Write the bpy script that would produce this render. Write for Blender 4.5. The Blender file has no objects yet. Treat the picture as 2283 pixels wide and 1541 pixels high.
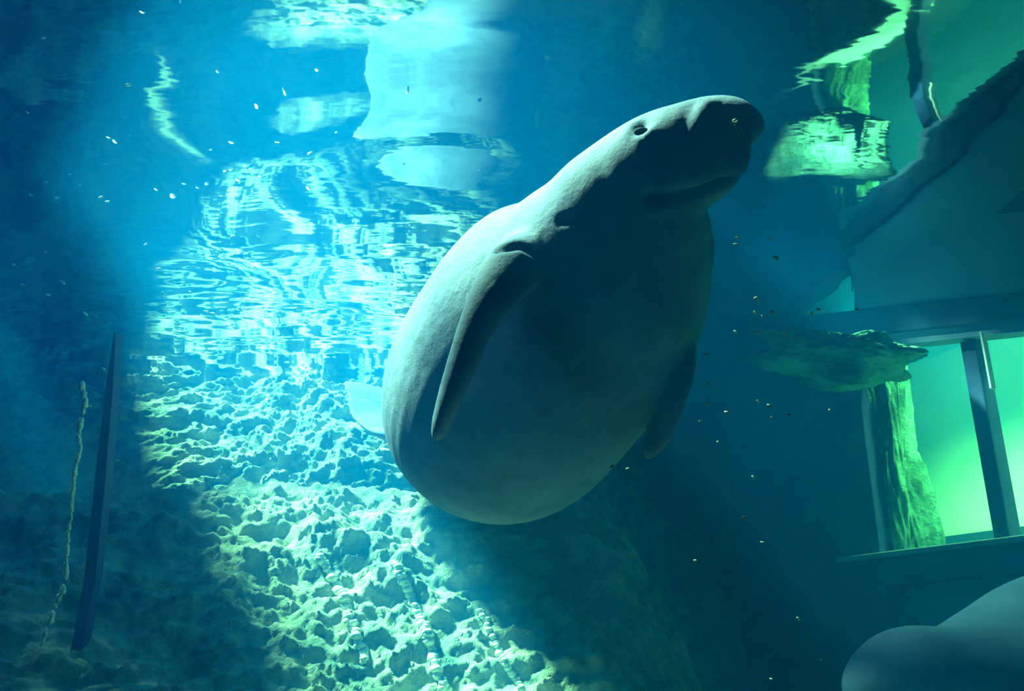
import bpy, bmesh, math, random
from mathutils import Vector, Matrix, noise
from mathutils.bvhtree import BVHTree

# ------------------------------------------------------------------ camera, light, exposure
sc = bpy.context.scene
COL = sc.collection
W, H, F = 2283.0, 1541.0, 1977.0
PITCH = math.radians(19.0)
CZ = 1.2            # camera height above the tank floor
SZ = 2.8            # water level
cam_d = bpy.data.cameras.new('camera')
cam_d.sensor_width = 36.0
cam_d.lens = 36.0 * F / W
cam_d.clip_start = 0.02
cam = bpy.data.objects.new('camera', cam_d)
COL.objects.link(cam)
cam.location = (0, 0, CZ)
cam.rotation_euler = (math.pi / 2 + PITCH, 0, 0)
sc.camera = cam

world = bpy.data.worlds.new('world'); sc.world = world
world.use_nodes = True
wb = world.node_tree.nodes['Background']
wb.inputs[0].default_value = (0.01, 0.30, 1.0, 1)
wb.inputs[1].default_value = 5.0

SUN_DIR = Vector((-0.50, 0.16, 0.80)).normalized()     # towards the sun
sd = bpy.data.lights.new('sun', 'SUN')
sd.energy = 66.0; sd.angle = math.radians(6.5); sd.color = (0.62, 1.0, 0.72)
sun = bpy.data.objects.new('sun', sd); COL.objects.link(sun)
sun.rotation_euler = SUN_DIR.to_track_quat('Z', 'Y').to_euler()
sun.location = SUN_DIR * 8

vs = sc.view_settings
vs.view_transform = 'Standard'; vs.look = 'None'; vs.gamma = 1.0
vs.exposure = -0.6
try: vs.use_curve_mapping = False
except Exception: pass
cy = sc.cycles
cy.max_bounces = 6; cy.diffuse_bounces = 2; cy.glossy_bounces = 3
cy.transmission_bounces = 2; cy.volume_bounces = 1; cy.transparent_max_bounces = 8
cy.use_denoising = True
try:
    cy.denoiser = 'OPENIMAGEDENOISE'; cy.denoising_input_passes = 'RGB_ALBEDO_NORMAL'; cy.denoising_prefilter = 'ACCURATE'
except Exception: pass
cy.caustics_reflective = False; cy.caustics_refractive = False

# ------------------------------------------------------------------ helpers
CP, SP = math.cos(PITCH), math.sin(PITCH)
def ray(px, py):
    u = (px - W / 2) / F; v = (H / 2 - py) / F
    return Vector((u, CP - v * SP, SP + v * CP))       # depth along the axis = 1
def P(px, py, dep):
    return Vector((0, 0, CZ)) + ray(px, py) * dep

def V(*a): return Vector(a)
def tag(o, label=None, cat=None, group=None, kind=None):
    if label: o['label'] = label
    if cat: o['category'] = cat
    if group: o['group'] = group
    if kind: o['kind'] = kind
    return o
def link_mesh(name, verts, faces, mat, parent=None, smooth=True):
    me = bpy.data.meshes.new(name); me.from_pydata([tuple(v) for v in verts], [], faces); me.update()
    if smooth: me.polygons.foreach_set('use_smooth', [True] * len(me.polygons))
    o = bpy.data.objects.new(name, me); COL.objects.link(o)
    if mat: me.materials.append(mat)
    if parent: o.parent = parent
    return o
def box(bm, lo, hi):
    vs_ = [bm.verts.new((x, y, z)) for x in (lo[0], hi[0]) for y in (lo[1], hi[1]) for z in (lo[2], hi[2])]
    for f in ((0,1,3,2),(4,6,7,5),(0,4,5,1),(2,3,7,6),(0,2,6,4),(1,5,7,3)):
        bm.faces.new([vs_[i] for i in f])
def bm_obj(name, bm, mat, parent=None, smooth=False, bevel=0):
    bmesh.ops.recalc_face_normals(bm, faces=bm.faces)
    me = bpy.data.meshes.new(name); bm.to_mesh(me); bm.free()
    if smooth: me.polygons.foreach_set('use_smooth', [True] * len(me.polygons))
    me.materials.append(mat)
    o = bpy.data.objects.new(name, me); COL.objects.link(o)
    if parent: o.parent = parent
    if bevel:
        m = o.modifiers.new('bevel', 'BEVEL'); m.width = bevel; m.segments = 2
    return o
def new_mat(name):
    m = bpy.data.materials.new(name); m.use_nodes = True
    nt = m.node_tree
    for n in list(nt.nodes): nt.nodes.remove(n)
    out = nt.nodes.new('ShaderNodeOutputMaterial')
    return m, nt, out
def simple_mat(name, c1, c2, scale=4.0, rough=0.7, bump=0.3, bscale=20.0, bdist=0.01, detail=6, p0=0.35, p1=0.65, spec=0.3):
    m, nt, out = new_mat(name)
    b = nt.nodes.new('ShaderNodeBsdfPrincipled')
    tc = nt.nodes.new('ShaderNodeTexCoord')
    n = nt.nodes.new('ShaderNodeTexNoise'); n.inputs['Scale'].default_value = scale; n.inputs['Detail'].default_value = detail
    n.inputs['Roughness'].default_value = 0.62
    r = nt.nodes.new('ShaderNodeValToRGB')
    r.color_ramp.elements[0].position = p0; r.color_ramp.elements[0].color = (*c1, 1)
    r.color_ramp.elements[1].position = p1; r.color_ramp.elements[1].color = (*c2, 1)
    L = nt.links.new
    L(tc.outputs['Object'], n.inputs['Vector']); L(n.outputs['Fac'], r.inputs['Fac']); L(r.outputs['Color'], b.inputs['Base Color'])
    b.inputs['Roughness'].default_value = rough
    b.inputs['Specular IOR Level'].default_value = spec
    if bump:
        n2 = nt.nodes.new('ShaderNodeTexNoise'); n2.inputs['Scale'].default_value = bscale; n2.inputs['Detail'].default_value = 8
        n2.inputs['Roughness'].default_value = 0.65
        bp = nt.nodes.new('ShaderNodeBump'); bp.inputs['Strength'].default_value = bump; bp.inputs['Distance'].default_value = bdist
        L(tc.outputs['Object'], n2.inputs['Vector']); L(n2.outputs['Fac'], bp.inputs['Height']); L(bp.outputs['Normal'], b.inputs['Normal'])
    L(b.outputs[0], out.inputs['Surface'])
    return m

M = {}
M['skin'] = simple_mat('manatee_skin', (0.11,0.16,0.25), (0.24,0.30,0.41), scale=5, rough=0.75, bump=0.5, bscale=38, bdist=0.006)
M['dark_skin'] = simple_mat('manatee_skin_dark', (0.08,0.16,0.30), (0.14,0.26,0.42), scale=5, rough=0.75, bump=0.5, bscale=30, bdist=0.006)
M['eye'] = simple_mat('eye_black', (0.01,0.012,0.015), (0.02,0.02,0.025), rough=0.75, bump=0)
M['lid'] = simple_mat('eyelid_skin', (0.06,0.08,0.09), (0.12,0.14,0.15), rough=0.8, bump=0.3)
M['bristle'] = simple_mat('bristle', (0.7,0.7,0.45), (0.8,0.8,0.5), rough=0.6, bump=0)
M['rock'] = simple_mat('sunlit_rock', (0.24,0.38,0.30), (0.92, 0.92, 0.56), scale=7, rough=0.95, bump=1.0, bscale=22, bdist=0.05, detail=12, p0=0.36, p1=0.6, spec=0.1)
M['crust'] = simple_mat('pale_crust', (0.75,0.82,0.6), (0.9,0.92,0.75), scale=30, rough=0.9, bump=0.5, bscale=60)
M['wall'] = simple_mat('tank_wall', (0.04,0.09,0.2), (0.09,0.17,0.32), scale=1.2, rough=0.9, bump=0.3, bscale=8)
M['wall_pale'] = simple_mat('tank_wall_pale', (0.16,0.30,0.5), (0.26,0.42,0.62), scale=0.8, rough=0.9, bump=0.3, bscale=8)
M['floor'] = simple_mat('tank_floor', (0.2,0.3,0.3), (0.35,0.45,0.4), scale=3, rough=0.95, bump=0.5, bscale=10)
M['frame'] = simple_mat('painted_frame', (0.02,0.06,0.18), (0.04,0.10,0.24), scale=6, rough=0.5, bump=0.15, bscale=30)
M['ledge'] = simple_mat('pale_ledge', (0.4,0.5,0.65), (0.55,0.66,0.8), scale=14, rough=0.6, bump=0.2, bscale=40)
M['green'] = simple_mat('green_concrete', (0.50,0.86,0.42), (0.62,0.95,0.5), scale=3, rough=0.95, bump=0.4, bscale=12)
M['moss'] = simple_mat('mossy_rock', (0.04,0.16,0.1), (0.25,0.62,0.4), scale=5, rough=0.95, bump=0.9, bscale=18, bdist=0.05, detail=9, p0=.38,p1=.62, spec=0.1)
M['black'] = simple_mat('shade_black', (0.008,0.014,0.02), (0.016,0.024,0.03), rough=0.95, bump=0.3, spec=0.05)  # dark colour painted in for shade in the pool beyond the window
M['white'] = simple_mat('white_paint_and_glare', (0.75,0.78,0.8), (0.85,0.87,0.88), scale=10, rough=0.6, bump=0.1)  # paint of the window rail, and painted-in glare on the back wall
M['gobo_roof'] = simple_mat('gobo_dark', (0.06,0.07,0.08), (0.1,0.1,0.11), rough=0.9, bump=0)
M['fleck'] = simple_mat('debris', (0.8,0.9,0.7), (0.9,0.95,0.8), scale=60, rough=0.8, bump=0)

# ------------------------------------------------------------------ water (surface and body in one closed volume)
def smooth(a, b, x):
    t = max(0.0, min(1.0, (x - a) / (b - a) if b != a else 0)); return t * t * (3 - 2 * t)
RC = Vector((-0.35, 3.35))        # centre of the rings the tail throws up
def wave(x, y):
    far = smooth(2.9, 3.9, y)
    z = 0.016 * noise.noise(Vector((x * 1.0, y * 1.6, 1.3)))
    z += (0.002 + 0.004 * far) * noise.noise(Vector((x * 2.0 + 5, y * 4.6, 7.7)))
    z += 0.0032 * .55 * noise.noise(Vector((x * 1.6 + 4 * noise.noise(Vector((x, y, 8))), y * 13.0, 3.1))) * far
    r = math.hypot((x - RC.x), (y - RC.y) * 1.0)
    z += 0.0055 * math.cos(r * 11.0) * math.exp(-((r - 0.85) / 0.5) ** 2)
    z += 0.0065 * math.exp(-((y - 2.66 - 0.06 * math.sin(x * 5)) / 0.14) ** 2) * math.exp(-((x + 0.2) / 0.35) ** 2)
    return z
def water():
    m, nt, out = new_mat('water')
    L = nt.links.new
    lw = nt.nodes.new('ShaderNodeLayerWeight'); lw.inputs['Blend'].default_value = 0.5
    rp = nt.nodes.new('ShaderNodeValToRGB')          # facing 0 = looking straight through, 1 = grazing
    rp.color_ramp.elements[0].position = 0.30; rp.color_ramp.elements[0].color = (0.03,0.03,0.03,1)
    rp.color_ramp.elements[1].position = 0.37; rp.color_ramp.elements[1].color = (1,1,1,1)
    tr = nt.nodes.new('ShaderNodeBsdfTransparent')
    gl = nt.nodes.new('ShaderNodeBsdfGlossy'); gl.inputs['Roughness'].default_value = 0.035
    gl.inputs['Color'].default_value = (0.97, 0.99, 1, 1)
    mx = nt.nodes.new('ShaderNodeMixShader')
    tc = nt.nodes.new('ShaderNodeTexCoord')
    mp = nt.nodes.new('ShaderNodeMapping'); mp.inputs['Scale'].default_value = (3, 8, 1)
    nz = nt.nodes.new('ShaderNodeTexNoise'); nz.inputs['Scale'].default_value = 1.0; nz.inputs['Detail'].default_value = 3
    bp = nt.nodes.new('ShaderNodeBump'); bp.inputs['Strength'].default_value = 0.12; bp.inputs['Distance'].default_value = 0.01
    L(tc.outputs['Object'], mp.inputs['Vector']); L(mp.outputs['Vector'], nz.inputs['Vector']); L(nz.outputs['Fac'], bp.inputs['Height'])
    L(bp.outputs['Normal'], gl.inputs['Normal'])
    L(lw.outputs['Facing'], rp.inputs['Fac']); L(rp.outputs['Color'], mx.inputs['Fac'])
    L(tr.outputs[0], mx.inputs[1]); L(gl.outputs[0], mx.inputs[2]); L(mx.outputs[0], out.inputs['Surface'])
    vsn = nt.nodes.new('ShaderNodeVolumeScatter')
    vsn.inputs['Color'].default_value = (0.0, 0.35, 1.0, 1); vsn.inputs['Density'].default_value = 0.15
    vsn.inputs['Anisotropy'].default_value = 0.25
    va = nt.nodes.new('ShaderNodeVolumeAbsorption')
    va.inputs['Color'].default_value = (0.0, 0.73, 0.85, 1); va.inputs['Density'].default_value = 0.26
    ad = nt.nodes.new('ShaderNodeAddShader')
    L(vsn.outputs[0], ad.inputs[0]); L(va.outputs[0], ad.inputs[1]); L(ad.outputs[0], out.inputs['Volume'])
    x0, x1, y0, y1 = -3.7, 4.4, -0.7, 6.4
    nx, ny = 300, 420
    vv = []; ff = []
    for j in range(ny + 1):
        y = y0 + (y1 - y0) * j / ny
        for i in range(nx + 1):
            x = x0 + (x1 - x0) * i / nx
            vv.append((x, y, SZ + wave(x, y)))
    for j in range(ny):
        for i in range(nx):
            a = j * (nx + 1) + i
            ff.append((a, a + 1, a + nx + 2, a + nx + 1))
    # sides and bottom
    rim = [i for i in range(nx + 1)] + [j * (nx + 1) + nx for j in range(1, ny + 1)] + \
          [ny * (nx + 1) + i for i in range(nx - 1, -1, -1)] + [j * (nx + 1) for j in range(ny - 1, 0, -1)]
    low = []
    for k in rim:
        low.append(len(vv)); vv.append((vv[k][0], vv[k][1], -0.15))
    n = len(rim)
    for k in range(n):
        q = (k + 1) % n
        ff.append((rim[k], low[k], low[q], rim[q]))
    ff.append(tuple(reversed(low)))
    o = link_mesh('tank_water', vv, ff, m, smooth=True)
    tag(o, 'blue tank water with its rippled mirror-like surface seen from below', 'water', kind='stuff')
water()

# ------------------------------------------------------------------ tank shell
def slab(name, lo, hi, mat, kind='structure'):
    bm = bmesh.new(); box(bm, lo, hi)
    o = bm_obj(name, bm, mat); tag(o, kind=kind); return o
slab('floor', (-3.7, -0.7, -0.1), (4.4, 6.4, 0.0), M['floor'])
slab('wall_far', (-3.7, 6.2, 0.0), (4.4, 6.35, 4.0), M['wall'])
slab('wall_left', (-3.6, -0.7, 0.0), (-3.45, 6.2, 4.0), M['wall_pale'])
slab('wall_front', (-3.45, -0.65, 0.0), (4.3, -0.5, 4.0), M['wall'])
slab('wall_right', (4.15, -0.5, 0.0), (4.3, 6.2, 4.0), M['wall'])
# roof added unseen as a gobo; openings shaped for the lit patches
RZ = 3.9
def up(x, y, z):          # where sunlight reaching this point crosses the roof
    p = V(x, y, z) + SUN_DIR * ((RZ - z) / SUN_DIR.z); return (p.x, p.y)
HOLES = [[up(.66,1.19,2.1), up(.2,1.21,2.1), up(-.32,1.43,2.0), up(-.48,1.76,1.8), up(-.62,2.4,1.1), up(-.50,2.72,1.10), up(-.64,2.96,1.27), up(-.90,3.14,1.49), up(-1.11,3.32,1.76), up(-1.05,3.58,1.92), up(-.60,3.52,1.92), up(-.16,3.95,2.1), up(-.26,2.95,2.1), up(-.06,2.6,2.1)],
         [up(-1.75,4.42,2.0), up(-.3,4.42,2.0), up(-.1,5.5,3.0), up(-2.35,5.5,3.0)],
         [up(1.10,3.2,2.65), up(1.6,3.2,2.65), up(1.55,3.55,2.65), up(1.1,3.55,2.65)],
         [up(.93,2.14,1.24), up(1.6,2.44,1.40), up(1.6,2.51,1.40), up(.93,2.20,1.24)],
         [up(-1.38,2.66,2.0), up(-1.30,2.66,2.0), up(-1.44,2.86,1.2), up(-1.52,2.86,1.2)],
         [up(-3.0,3.75,2.0), up(-2.0,3.75,2.0), up(-2.05,4.3,2.0), up(-3.0,4.3,2.0)]]
def inside(x, y, poly):
    c = False
    for (x1, y1), (x2, y2) in zip(poly, poly[1:] + poly[:1]):
        if (y1 > y) != (y2 > y) and x < (x2 - x1) * (y - y1) / (y2 - y1) + x1: c = not c
    return c
G = .04; NX = int(8.1 / G) + 1; NY = int(7.1 / G) + 1
vv = [(-3.7 + i * G, -.7 + j * G, RZ) for j in range(NY + 1) for i in range(NX + 1)]
ff = [(j*(NX+1)+i, j*(NX+1)+i+1, (j+1)*(NX+1)+i+1, (j+1)*(NX+1)+i) for j in range(NY) for i in range(NX)
      if not any(inside(-3.7 + (i + .5) * G, -.7 + (j + .5) * G, h) for h in HOLES)]
gobo = link_mesh('light_gobo', vv, ff, M['gobo_roof'], smooth=False)
tag(gobo, kind='structure')
md = gobo.modifiers.new('t', 'SOLIDIFY'); md.thickness = .08

# rock bank: a front slope, a shelf above eye level, then a cliff up to the water line
PROF = [(1.9,.35),(2.6,.95),(3.05,1.42),(3.45,1.79),(3.62,1.77),(4.3,1.76),(4.42,1.86),(4.62,2.18),(4.95,2.52),(5.2,2.82),(5.5,3.2)]
def rock_bank():
    nx, nt_ = 640, 460
    x0, x1 = -3.42, 1.9
    L_ = [0]
    for a, b in zip(PROF[:-1], PROF[1:]): L_.append(L_[-1] + math.dist(a, b) * (0.35 if a[0] == 3.62 else 1.0))
    prof = []
    for j in range(nt_ + 1):
        d = L_[-1] * j / nt_; k = 0
        while k < len(PROF) - 2 and L_[k + 1] < d: k += 1
        f = (d - L_[k]) / (L_[k + 1] - L_[k])
        prof.append((PROF[k][0] + (PROF[k+1][0] - PROF[k][0]) * f, PROF[k][1] + (PROF[k+1][1] - PROF[k][1]) * f))
    for _ in range(12):
        prof = [prof[0]] + [((a[0]+b[0]+c[0])/3, (a[1]+b[1]+c[1])/3) for a, b, c in zip(prof[:-2], prof[1:-1], prof[2:])] + [prof[-1]]
    vv = []; ff = []
    for j in range(nt_ + 1):
        py, pz = prof[j]
        a_ = prof[max(0, j-1)]; b_ = prof[min(nt_, j+1)]
        n_ = Vector((0, -(b_[1]-a_[1]), b_[0]-a_[0])).normalized()
        for i in range(nx + 1):
            x = x0 + (x1 - x0) * i / nx
            p = Vector((x, py, pz))
            q = noise.noise(Vector((x * 0.9, py * 0.9, 2.0)))
            h = 0.10 * q
            wp = Vector((x * 1.0, py, pz * 1.3)) + Vector((q, q, 0)) * .3
            h += 0.055 * (noise.multi_fractal(wp * 3.2, 0.9, 2.1, 5) - 1.0)
            h -= 0.020 * max(0, noise.noise(wp * 7.0) - .15) * 2
            h += 0.030 * (noise.multi_fractal(Vector((wp.x * 9, wp.y * 14, wp.z * 14)), 0.7, 2.2, 4) - 1)
            p += n_ * h
            p.z -= 1.3 * smooth(0.25, 1.1, x) + 0.9 * (1 - smooth(-2.4, -1.7, x)) * smooth(3.5, 3.9, p.y) * (1 - smooth(4.4, 4.8, p.y))
            vv.append((p.x, p.y, max(p.z, 0.0)))
    for j in range(nt_):
        for i in range(nx):
            a = j * (nx + 1) + i
            ff.append((a, a + 1, a + nx + 2, a + nx + 1))
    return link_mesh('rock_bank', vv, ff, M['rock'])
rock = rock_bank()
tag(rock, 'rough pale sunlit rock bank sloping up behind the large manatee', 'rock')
dg = bpy.context.evaluated_depsgraph_get()
rock_bvh = BVHTree.FromPolygons([v.co.copy() for v in rock.data.vertices], [tuple(p.vertices) for p in rock.data.polygons])
def hit(bvh, px, py):
    r = ray(px, py).normalized()
    return bvh.ray_cast(Vector((0, 0, CZ)), r)
def blob(bm, c, r, seed, sub=2, amp=0.3, sq=(1,1,1)):
    res = bmesh.ops.create_icosphere(bm, subdivisions=sub, radius=1.0)
    for v in res['verts']:
        n = 1 + amp * noise.noise(v.co * 1.7 + Vector((seed * 3.1, seed, 0)))
        v.co = Vector((v.co.x * sq[0], v.co.y * sq[1], v.co.z * sq[2])) * r * n + Vector(c)
random.seed(4)
def seam(pts, wpx):
    bm = bmesh.new(); k = 0
    for (a, b) in zip(pts[:-1], pts[1:]):
        n = max(2, int(math.dist(a, b) / 4))
        for i in range(n):
            t = i / n
            px = a[0] + (b[0] - a[0]) * t + random.uniform(-3, 3); py = a[1] + (b[1] - a[1]) * t
            h = hit(rock_bvh, px, py)
            if h[0] is None: continue
            r = wpx * random.uniform(0.6, 1.2) * h[0].y / F
            blob(bm, h[0] + h[1] * r * 0.4, r, k, sub=2, sq=(1, 1, .7)); k += 1
    return bm_obj('crusted_seam', bm, M['crust'], rock, smooth=True)
for pts, w_ in (([(880,1255),(935,1370),(960,1450),(992,1541)], 11), ([(1070,1362),(1110,1450),(1165,1541)], 8), ([(712,1240),(765,1330),(790,1400),(815,1480)], 11)):
    seam(pts, w_)

# ------------------------------------------------------------------ manatee
def catmull(p, t):
    n = len(p) - 1
    i = min(int(t), n - 1); f = t - i
    g = lambda k: p[max(0, min(n, k))]
    a, b, c, d = g(i - 1), g(i), g(i + 1), g(i + 2)
    return 0.5 * ((2 * b) + (c - a) * f + (2 * a - 5 * b + 4 * c - d) * f * f + (3 * b - a - 3 * c + d) * f ** 3)
def loft(secs, steps=6, ring=40, cap=True):
    """secs: (centre, dorsal dir, half width, half height dorsal, half height ventral)"""
    n = len(secs) - 1
    vv = []; ff = []; N = n * steps + 1
    C = [catmull([s[0] for s in secs], k / steps) for k in range(N)]
    for k in range(N):
        t = k / steps
        T = (C[min(N - 1, k + 1)] - C[max(0, k - 1)]).normalized()
        D = catmull([s[1] for s in secs], t); D = (D - T * D.dot(T)).normalized()
        R = T.cross(D).normalized()
        w = max(.002, catmull([s[2] for s in secs], t)); hd = max(.002, catmull([s[3] for s in secs], t)); hv = max(.002, catmull([s[4] for s in secs], t))
        for a in range(ring):
            th = 2 * math.pi * a / ring
            c, s = math.cos(th), math.sin(th)
            vv.append(C[k] + R * (w * c) + D * ((hd if s > 0 else hv) * s))
    for k in range(N - 1):
        for a in range(ring):
            b = (a + 1) % ring
            ff.append((k * ring + a, k * ring + b, (k + 1) * ring + b, (k + 1) * ring + a))
    vv.append(C[0]); vv.append(C[-1]); i0 = len(vv) - 2
    for a in range(ring):
        b = (a + 1) % ring
        ff.append((i0, b, a)); ff.append((i0 + 1, (N - 1) * ring + a, (N - 1) * ring + b))
    return vv, ff
def merge(parts):
    vv = []; ff = []
    for v, f in parts:
        o = len(vv); vv += v; ff += [tuple(i + o for i in q) for q in f]
    return vv, ff
def remeshed(name, vv, ff, mat, voxel, iters=8, parent=None):
    o = link_mesh(name, vv, ff, mat)
    bm = bmesh.new(); bm.from_mesh(o.data); bmesh.ops.recalc_face_normals(bm, faces=bm.faces); bm.to_mesh(o.data); bm.free()
    m = o.modifiers.new('r', 'REMESH'); m.mode = 'VOXEL'; m.voxel_size = voxel; m.use_smooth_shade = True
    m = o.modifiers.new('s', 'SMOOTH'); m.iterations = iters; m.factor = 0.5
    dg = bpy.context.evaluated_depsgraph_get()
    me = bpy.data.meshes.new_from_object(o.evaluated_get(dg))
    o.modifiers.clear(); o.data = me; me.name = name
    me.polygons.foreach_set('use_smooth', [True] * len(me.polygons))
    if not me.materials: me.materials.append(mat)
    if parent: o.parent = parent
    return o

def V(*a): return Vector(a)
# px, py, depth, dorsal dir, half width, dorsal, ventral
B = [
 (1668,330,1.50, V(-.25,.30,.92), .032,.040,.045),
 (1654,322,1.50, V(-.28,.30,.90), .066,.066,.068),
 (1610,322,1.50, V(-.30,.35,.88), .085,.078,.080),
 (1545,345,1.51, V(-.35,.45,.82), .095,.086,.086),
 (1478,385,1.53, V(-.45,.55,.75), .112,.105,.105),
 (1425,452,1.57, V(-.50,.70,.60), .155,.130,.135),
 (1383,530,1.62, V(-.45,.85,.40), .190,.165,.170),
 (1330,622,1.68, V(-.30,.92,.25), .230,.21,.21),
 (1256,713,1.76, V(-.15,.95,.20), .262,.25,.25),
 (1188,800,1.86, V(-.05,.92,.35), .274,.28,.28),
 (1137,870,2.00, V(0,.75,.65), .284,.29,.29),
 (1108,915,2.20, V(0,.45,.9), .282,.28,.275),
 (1085,930,2.45, V(0,.25,.97), .265,.24,.235),
 (1060,935,2.70, V(0,.1,1), .205,.18,.17),
 (1040,950,2.92, V(.05,.1,1), .18,.12,.11),
 (1025,985,3.08, V(.08,.1,1), .23,.075,.07),
 (1012,1000,3.20, V(.14,.1,1), .31,.040,.040),
 (1002,990,3.36, V(.22,.1,1), .39,.028,.028),
 (996,967,3.52, V(.28,.1,1), .42,.022,.022),
 (992,942,3.66, V(.30,.1,1), .45,.018,.018),
 (990,925,3.78, V(.30,.1,1), .36,.014,.014),
 (989,915,3.85, V(.30,.1,1), .12,.010,.010),
]
body = loft([(P(a,b,c), d, w, hd, hv) for (a,b,c,d,w,hd,hv) in B])
def flip(pts):
    return loft([(P(a,b,c), d, w, t, t) for (a,b,c,d,w,t) in pts], steps=5, ring=24)
fl = flip([(1215,560,1.60, V(.4,-.8,.4), .050,.045),(1150,590,1.50, V(.2,-.8,.4), .050,.042),(1105,650,1.44, V(-.15,-.9,.4), .042,.034),
           (1065,725,1.42, V(-.5,-.8,.4), .036,.028),(1034,800,1.43, V(-.6,-.7,.4), .036,.024),(1008,870,1.46, V(-.6,-.7,.4), .036,.021),
           (988,930,1.50, V(-.6,-.7,.4), .030,.018),(976,966,1.53, V(-.6,-.7,.4), .020,.013),(969,984,1.54, V(-.6,-.7,.4), .007,.006)])
fr = flip([(1490,690,1.78, V(-.3,-.8,.4), .050,.045),(1502,760,1.68, V(-.5,-.8,.2), .046,.035),(1503,830,1.64, V(-.5,-.8,.2), .042,.024),
           (1490,895,1.64, V(-.6,-.75,.2), .038,.020),(1474,955,1.66, V(-.6,-.75,.2), .034,.016),(1450,1003,1.68, V(-.6,-.75,.2), .020,.012),(1440,1024,1.69, V(-.6,-.75,.2), .006,.006)])
vv, ff = merge([body, fl, fr])
man = remeshed('body', vv, ff, M['skin'], 0.0075, 7)
# surface detail: mouth, eye socket, lip folds, nostrils, wrinkles
me = man.data
bvh = BVHTree.FromPolygons([v.co.copy() for v in me.vertices], [tuple(p.vertices) for p in me.polygons])
def poly_on(bvh, pts, n=10):
    out = []
    for (a, b) in zip(pts[:-1], pts[1:]):
        for i in range(n):
            t = i / n
            h = hit(bvh, a[0] + (b[0]-a[0])*t, a[1] + (b[1]-a[1])*t)
            if h[0] is not None: out.append(h[0].copy())
    return out
feats = [  # polyline px, radius m, depth m (negative = groove)
 ([(1455,440),(1500,436),(1560,424),(1600,405),(1640,398)], .010, -.020),
 ([(1470,420),(1540,405),(1600,383),(1650,372)], .030, .010),
 ([(1545,235),(1530,270),(1522,300)], .011, -.004),
 ([(1565,240),(1548,280),(1540,330)], .018, .004),
 ([(1425,278),(1426,286)], .016, -.016),
 ([(1398,296),(1428,306),(1452,288)], .010, .005),
 ([(1330,345),(1342,390),(1350,430)], .014, -.002),
 ([(1475,455),(1462,475)], .010, .008),
 ([(1250,492),(1280,490)], .007, -.007),
 ([(1600,236),(1604,240)], .009, -.010),
 ([(1628,250),(1630,254)], .009, -.010),
 ([(1110,555),(1160,545),(1195,565)], .010, -.010),
 ([(1085,770),(1110,715),(1160,700),(1210,705)], .018, -.006),
]
import numpy as np
co = np.empty(len(me.vertices) * 3); me.vertices.foreach_get('co', co); co = co.reshape(-1, 3)
no = np.empty(len(me.vertices) * 3); me.vertices.foreach_get('normal', no); no = no.reshape(-1, 3)
disp = np.zeros(len(co))
for pts, r, d in feats:
    q = poly_on(bvh, pts)
    if not q: continue
    best = np.full(len(co), 9.0)
    for p in q: best = np.minimum(best, np.linalg.norm(co - np.array(p), axis=1))
    disp += d * np.exp(-(best / r) ** 2)
co2 = co + no * disp[:, None]
me.vertices.foreach_set('co', co2.ravel()); me.update()
root = bpy.data.objects.new('manatee', None); COL.objects.link(root)
tag(root, 'large grey manatee swimming upward in the middle, round belly and both flippers showing', 'manatee')
rp_ = P(1150, 900, 2.0); root.location = rp_
man.parent = root; man.location = -rp_
def part_on(name, px, py, r, mat, sq=(1,1,1), off=0.0, label=None, bv=None):
    h = hit(bv or bvh, px, py)
    bm = bmesh.new(); blob(bm, h[0] + h[1] * off - rp_, r, 3, sub=3, amp=0.02, sq=sq)
    o = bm_obj(name, bm, mat, root, smooth=True)
    if label: o['label'] = label
    return o
part_on('eye', 1426, 285, .0105, M['eye'], sq=(1.25,.7,.7), off=-.009, label='small dark eye')
# bristle pads on the snout tip
bm = bmesh.new()
random.seed(8)
for k in range(26):
    t = k / 25
    px = 1636 + 26 * t + random.uniform(-5, 5); py = 268 + 70 * t + random.uniform(-6, 6)
    h = hit(bvh, px, py)
    if h[0] is None: continue
    a = h[0] - rp_; b = a + (h[1] + Vector((random.uniform(-.3,.3), 0, random.uniform(-.3,.3)))).normalized() * .009
    r = .0012
    vs3 = [bm.verts.new(a + Vector((r * math.cos(q), 0, r * math.sin(q)))) for q in (0, 2.1, 4.2)]
    tip = bm.verts.new(b)
    for i in range(3): bm.faces.new((vs3[i], vs3[(i+1) % 3], tip))
o = bm_obj('snout_bristles', bm, M['bristle'], root); o['label'] = 'pale bristles on the snout'

# second manatee, lower right
B2 = [
 (1905,1575,2.05, V(-.6,.1,.8), .03,.03,.03),
 (1925,1555,2.05, V(-.5,.1,.85), .07,.07,.07),
 (1965,1540,2.06, V(-.4,.1,.9), .11,.105,.10),
 (2030,1530,2.08, V(-.15,.1,1), .14,.135,.13),
 (2120,1545,2.12, V(0,.1,1), .165,.158,.16),
 (2220,1560,2.18, V(-.3,.1,.95), .22,.225,.22),
 (2350,1560,2.25, V(-.3,.1,.95), .28,.30,.28),
 (2500,1540,2.35, V(-.3,.1,.95), .31,.33,.3),
 (2680,1510,2.45, V(-.2,.1,.95), .28,.28,.27),
 (2850,1480,2.55, V(-.2,.1,.95), .18,.18,.17),
 (2960,1460,2.6, V(-.1,.1,.95), .11,.10,.1),
 (3040,1440,2.65, V(-.1,.1,.95), .24,.04,.04),
 (3180,1420,2.7, V(-.1,.1,.95), .28,.03,.03),
 (3260,1400,2.75, V(-.1,.1,.95), .10,.02,.02),
]
b2 = loft([(P(a,b,c), d, w, hd, hv) for (a,b,c,d,w,hd,hv) in B2])
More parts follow.
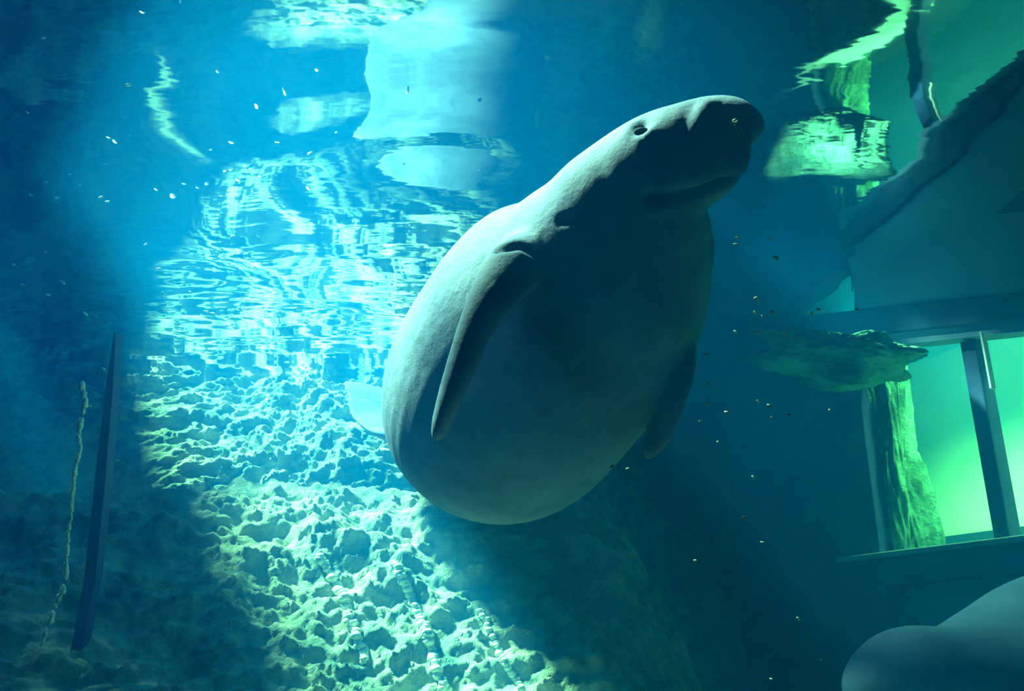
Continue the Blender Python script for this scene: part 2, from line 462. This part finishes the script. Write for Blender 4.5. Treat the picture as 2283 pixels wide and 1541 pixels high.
f2 = flip([(2170,1620,2.0, V(-.5,-.8,.2), .05,.04),(2120,1700,1.92, V(-.5,-.8,.2), .05,.026),(2080,1790,1.9, V(-.5,-.8,.2), .045,.02),(2060,1860,1.9, V(-.5,-.8,.2), .01,.008)])
vv, ff = merge([b2, f2])
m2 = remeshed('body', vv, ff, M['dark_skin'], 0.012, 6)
root2 = bpy.data.objects.new('manatee', None); COL.objects.link(root2)
tag(root2, 'dim blue manatee at the lower right, only its head and back rising into view', 'manatee')
r2 = P(2350,1560,2.25); root2.location = r2; m2.parent = root2; m2.location = -r2
bvh2 = BVHTree.FromPolygons([v.co.copy() for v in m2.data.vertices], [tuple(p.vertices) for p in m2.data.polygons])

# ------------------------------------------------------------------ right side: framed windows
A0 = V(1.45, 4.0, 0); B0 = V(1.85, 3.15, 0)
U = (B0 - A0).normalized(); Nn = V(U.y, -U.x, 0)          # along the wall / into the room behind
if Nn.x < 0: Nn = -Nn
def on_wall(px, py):
    r = ray(px, py); o = V(0,0,CZ)
    t = (A0 - o).dot(Nn) / r.dot(Nn)
    p = o + r * t
    return (p - A0).dot(U), p.z
def wbox(bm, s0, s1, z0, z1, n0, n1):
    q = []
    for s in (s0, s1):
        for n in (n0, n1):
            for z in (z0, z1):
                p = A0 + U * s + Nn * n; q.append(bm.verts.new((p.x, p.y, z)))
    for f in ((0,1,3,2),(4,6,7,5),(0,4,5,1),(2,3,7,6),(0,2,6,4),(1,5,7,3)):
        bm.faces.new([q[i] for i in f])
def wpoly(bm, pts, n0, n1):
    a = []; b = []
    for px, py in pts:
        s_, z_ = on_wall(px, py)
        for n, l in ((n0, a), (n1, b)):
            p = A0 + U * s_ + Nn * n; l.append(bm.verts.new((p.x, p.y, z_)))
    bm.faces.new(a); bm.faces.new(list(reversed(b)))
    for i in range(len(a)): bm.faces.new((a[i], b[i], b[(i+1) % len(a)], a[(i+1) % len(a)]))
zl = (on_wall(1850,1250)[1] + on_wall(2283,1192)[1]) / 2
print('ledge z', on_wall(1850,1250), on_wall(2283,1192))
SE = 3.2      # wall length toward the camera
s_post = on_wall(2168,1000)[0]; s_post2 = on_wall(2204,1000)[0]
lw0 = on_wall(1883,1400)[0]; ztop = on_wall(1883,1312)[1]
ssl = on_wall(1930,1000)[0]; zlin = on_wall(2200,735)[1]; zlin2 = zlin + .13
bm = bmesh.new()
wbox(bm, 0, SE, ztop, zl - .02, 0, .12)
wbox(bm, 0, lw0, 0, ztop, 0, .12)
wbox(bm, lw0, SE, 0, .45, 0, .12)
wbox(bm, -.7, ssl, 0, zlin + .3, .005, .115)
wbox(bm, 1.7, SE, zl, zlin, 0, .12)
wpoly(bm, [(1700,520),(1900,512),(2283,470),(2900,400),(2900,-400),(1700,-200)], -.015, .12)
wpoly(bm, [(1700,775),(2283,712),(2900,648),(2900,590),(1700,715)], -.02, .12)
o = bm_obj('window_1', bm, M['frame'], bevel=.006); tag(o, kind='structure')
bm = bmesh.new(); wpoly(bm, [(1905,780),(2900,670),(2900,380),(1905,490)], 0, .1)
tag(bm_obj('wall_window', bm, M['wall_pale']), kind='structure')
bm = bmesh.new(); wbox(bm, 0, SE, zl - .022, zl, -.035, .12)
tag(bm_obj('trim_1', bm, M['ledge'], bevel=.004), kind='structure')
bm = bmesh.new(); wbox(bm, lw0, SE, .45, ztop, .09, .11)
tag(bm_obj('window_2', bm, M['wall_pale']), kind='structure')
bm = bmesh.new(); wbox(bm, s_post, s_post2, zl, zlin, .03, .10)
tag(bm_obj('window_post', bm, M['frame'], bevel=.006), 'dark upright post in the bright green window', 'post')
sm = on_wall(2192,780)[0]; zm = on_wall(2200,870)[1]
bm = bmesh.new(); wbox(bm, sm, sm + .010, zm, zlin, -.005, .02)
tag(bm_obj('window_rail', bm, M['white'], bevel=.002), 'thin white upright strip at the top of the window beside the post', 'rail')
# pool beyond the window
bm = bmesh.new()
wbox(bm, -1.2, SE, 1.78, SZ + .6, 1.2, 1.3)
o = bm_obj('wall_back', bm, M['green']); tag(o, kind='structure')
bm = bmesh.new()
wbox(bm, -1.2, SE, 0, 1.78, 1.14, 1.3)
wbox(bm, -1.2, SE, 0, .9, .12, 1.14)
wbox(bm, -.7, -.6, .9, SZ + .6, .12, 1.14)
o = bm_obj('shade_panels', bm, M['black']); tag(o, kind='structure')  # near-black colour stands in for shade low in the pool and its reflection
ld = bpy.data.lights.new('pool_daylight', 'AREA'); ld.shape = 'RECTANGLE'; ld.size = 1.5; ld.size_y = .3; ld.energy = 780; ld.color = (.45, 1, .38)
lo_ = bpy.data.objects.new('pool_daylight', ld); COL.objects.link(lo_)
pc = A0 + U * .62 + Nn * .30; lo_.location = (pc.x, pc.y, SZ + .12)
lo_.rotation_euler = (-(Nn * 1.7 - V(0, 0, 1))).to_track_quat('Z', 'Y').to_euler()
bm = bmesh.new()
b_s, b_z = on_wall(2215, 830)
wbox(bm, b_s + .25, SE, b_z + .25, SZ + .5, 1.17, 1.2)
tag(bm_obj('glare_panel', bm, M['white']), kind='structure')  # white box added for the glare at the window's upper right
# rough rock edging the window on its left
def lump(name, c, size, seed, mat, res=6, amp=.45, fine=.12):
    bm = bmesh.new(); r_ = bmesh.ops.create_icosphere(bm, subdivisions=res, radius=1.0)
    for v in r_['verts']:
        d = v.co.copy(); q = d * 1.6 + Vector((seed, seed * 2, 0))
        n = 1 + amp * noise.noise(q) + fine * (1 - 2 * abs(noise.noise(q * 4))) + fine * .4 * (1 - 2 * abs(noise.noise(q * 11)))
        v.co = c + (U * d.x * size[0] + Nn * d.y * size[1] + V(0,0,1) * d.z * size[2]) * n
    return bm_obj(name, bm, mat, smooth=True)
o = lump('rock_pillar', A0 + U * (ssl - .02) + Nn * .18 + V(0,0,1.85), (.085,.10,.8), 3, M['moss'], amp=.9, fine=.3)
tag(o, 'rough green rock at the left edge of the bright window', 'rock')
o = lump('rock_shelf', P(1880,800,3.62), (.20,.32,.075), 9, M['moss'], amp=.6)
tag(o, 'mossy green rock shelf jutting out left of the bright window', 'rock')

# ------------------------------------------------------------------ left: upright post with pale weathered seam
def upright(pts, dep, wpx, mat, name, parent=None, depth=.05):
    bm = bmesh.new(); rings = []
    for k, (px, py) in enumerate(pts):
        c = P(px, py, dep); w_ = (wpx * dep / F / 2) * min(1, .15 + k * .5)  # top narrows to imitate the post fading into haze
        rings.append([bm.verts.new(c + V(sx * w_, sy * depth, 0)) for sx, sy in ((-1,0),(1,0),(1,1),(-1,1))])
    for a, b in zip(rings[:-1], rings[1:]):
        for i in range(4): bm.faces.new((a[i], a[(i+1) % 4], b[(i+1) % 4], b[i]))
    bm.faces.new(rings[0]); bm.faces.new(list(reversed(rings[-1])))
    return bm_obj(name, bm, mat, parent)
post = upright([(256,740),(245,850),(222,1080),(200,1290),(160,1500),(140,1640)], 2.75, 24, M['wall'], 'corner_post')
tag(post, 'dark upright corner post at the far left before the rock bank', 'post')
random.seed(2)
bm = bmesh.new(); k = 0
line = [(185,860),(190,900),(175,960),(178,1000),(165,1060),(158,1150),(150,1210),(147,1290),(130,1340),(105,1400),(80,1480)]
for a, b in zip(line[:-1], line[1:]):
    n = max(3, int(math.dist(a, b) / 6))
    for i in range(n):
        t = i / n
        py = a[1] + (b[1]-a[1]) * t
        r = (6 if 950 < py < 1260 else 8) * random.uniform(.5, 1) * 2.6 / F
        if (py < 940 or py > 1290) and random.random() < .45: continue
        blob(bm, P(a[0] + (b[0]-a[0]) * t + random.uniform(-2, 2), py, 2.6), r, k, sub=1, sq=(1, 1, 1.6)); k += 1
o = bm_obj('pale_seam', bm, M['crust'], post, smooth=True); o['label'] = 'pale crusted seam'

# ------------------------------------------------------------------ floating debris
random.seed(11)
bm = bmesh.new(); blob(bm, (0,0,0), 1.0, 5, sub=2, amp=.6, sq=(1.4, .7, .6))
fleck0 = bm_obj('debris_fleck', bm, M['fleck'], smooth=True)
first = [True]
def fleck(px, py, dep, r, ang, label, group):
    o = fleck0 if first[0] else fleck0.copy()
    if not first[0]: COL.objects.link(o)
    first[0] = False
    o.location = P(px, py, dep); o.scale = (r, r, r); o.rotation_euler = (random.random(), ang, random.random())
    tag(o, label, 'debris', group)
L1 = [(50,635),(107,657),(100,562),(215,706),(190,700),(325,545),(405,637),(425,652),(460,695),(535,690),(512,710),(660,688),(682,720),(605,442),(695,340),(620,372),(555,387),(520,527),(575,528),(680,555),(140,630),(30,590),(88,883),(200,905),(305,962),(262,1027),(230,822),(475,700),(365,655),(355,600),(742,432),(900,365),(1068,378),(60,250),(285,190),(225,440),(240,450),(495,440),(470,335)]
L2 = [(1685,665),(1692,672),(1684,697),(1700,705),(1722,697),(1690,742),(1640,740),(1750,745),(1825,690),(1808,698),(1910,690),(1690,895),(1580,857),(1577,900),(1620,920),(1575,790),(1560,940),(1385,1035),(1400,1045),(1365,1040),(1480,1055),(1715,905),(1720,930),(1760,925),(1850,915),(1730,575),(1715,535),(1640,545),(1645,530),(1680,1065),(1660,1155),(1700,1210),(1510,1180),(1600,985),(1830,1470),(1625,1505),(1720,1515),(1780,1380),(1550,1250)]
for (x, y) in L1:
    dd = min(3.5, .92 * (SZ - CZ) / ray(x, y).z)
    fleck(x, y, dd, dd * random.uniform(.0015, .0026), random.uniform(-.6, .6), 'tiny pale fleck drifting in the water left of the large manatee', 'flecks left of the large manatee')
for (x, y) in L2:
    fleck(x, y, random.uniform(.95, 1.3), random.uniform(.0014, .003), random.uniform(-.6, .6), 'tiny pale fleck drifting in the dark water right of the large manatee', 'flecks right of the large manatee')
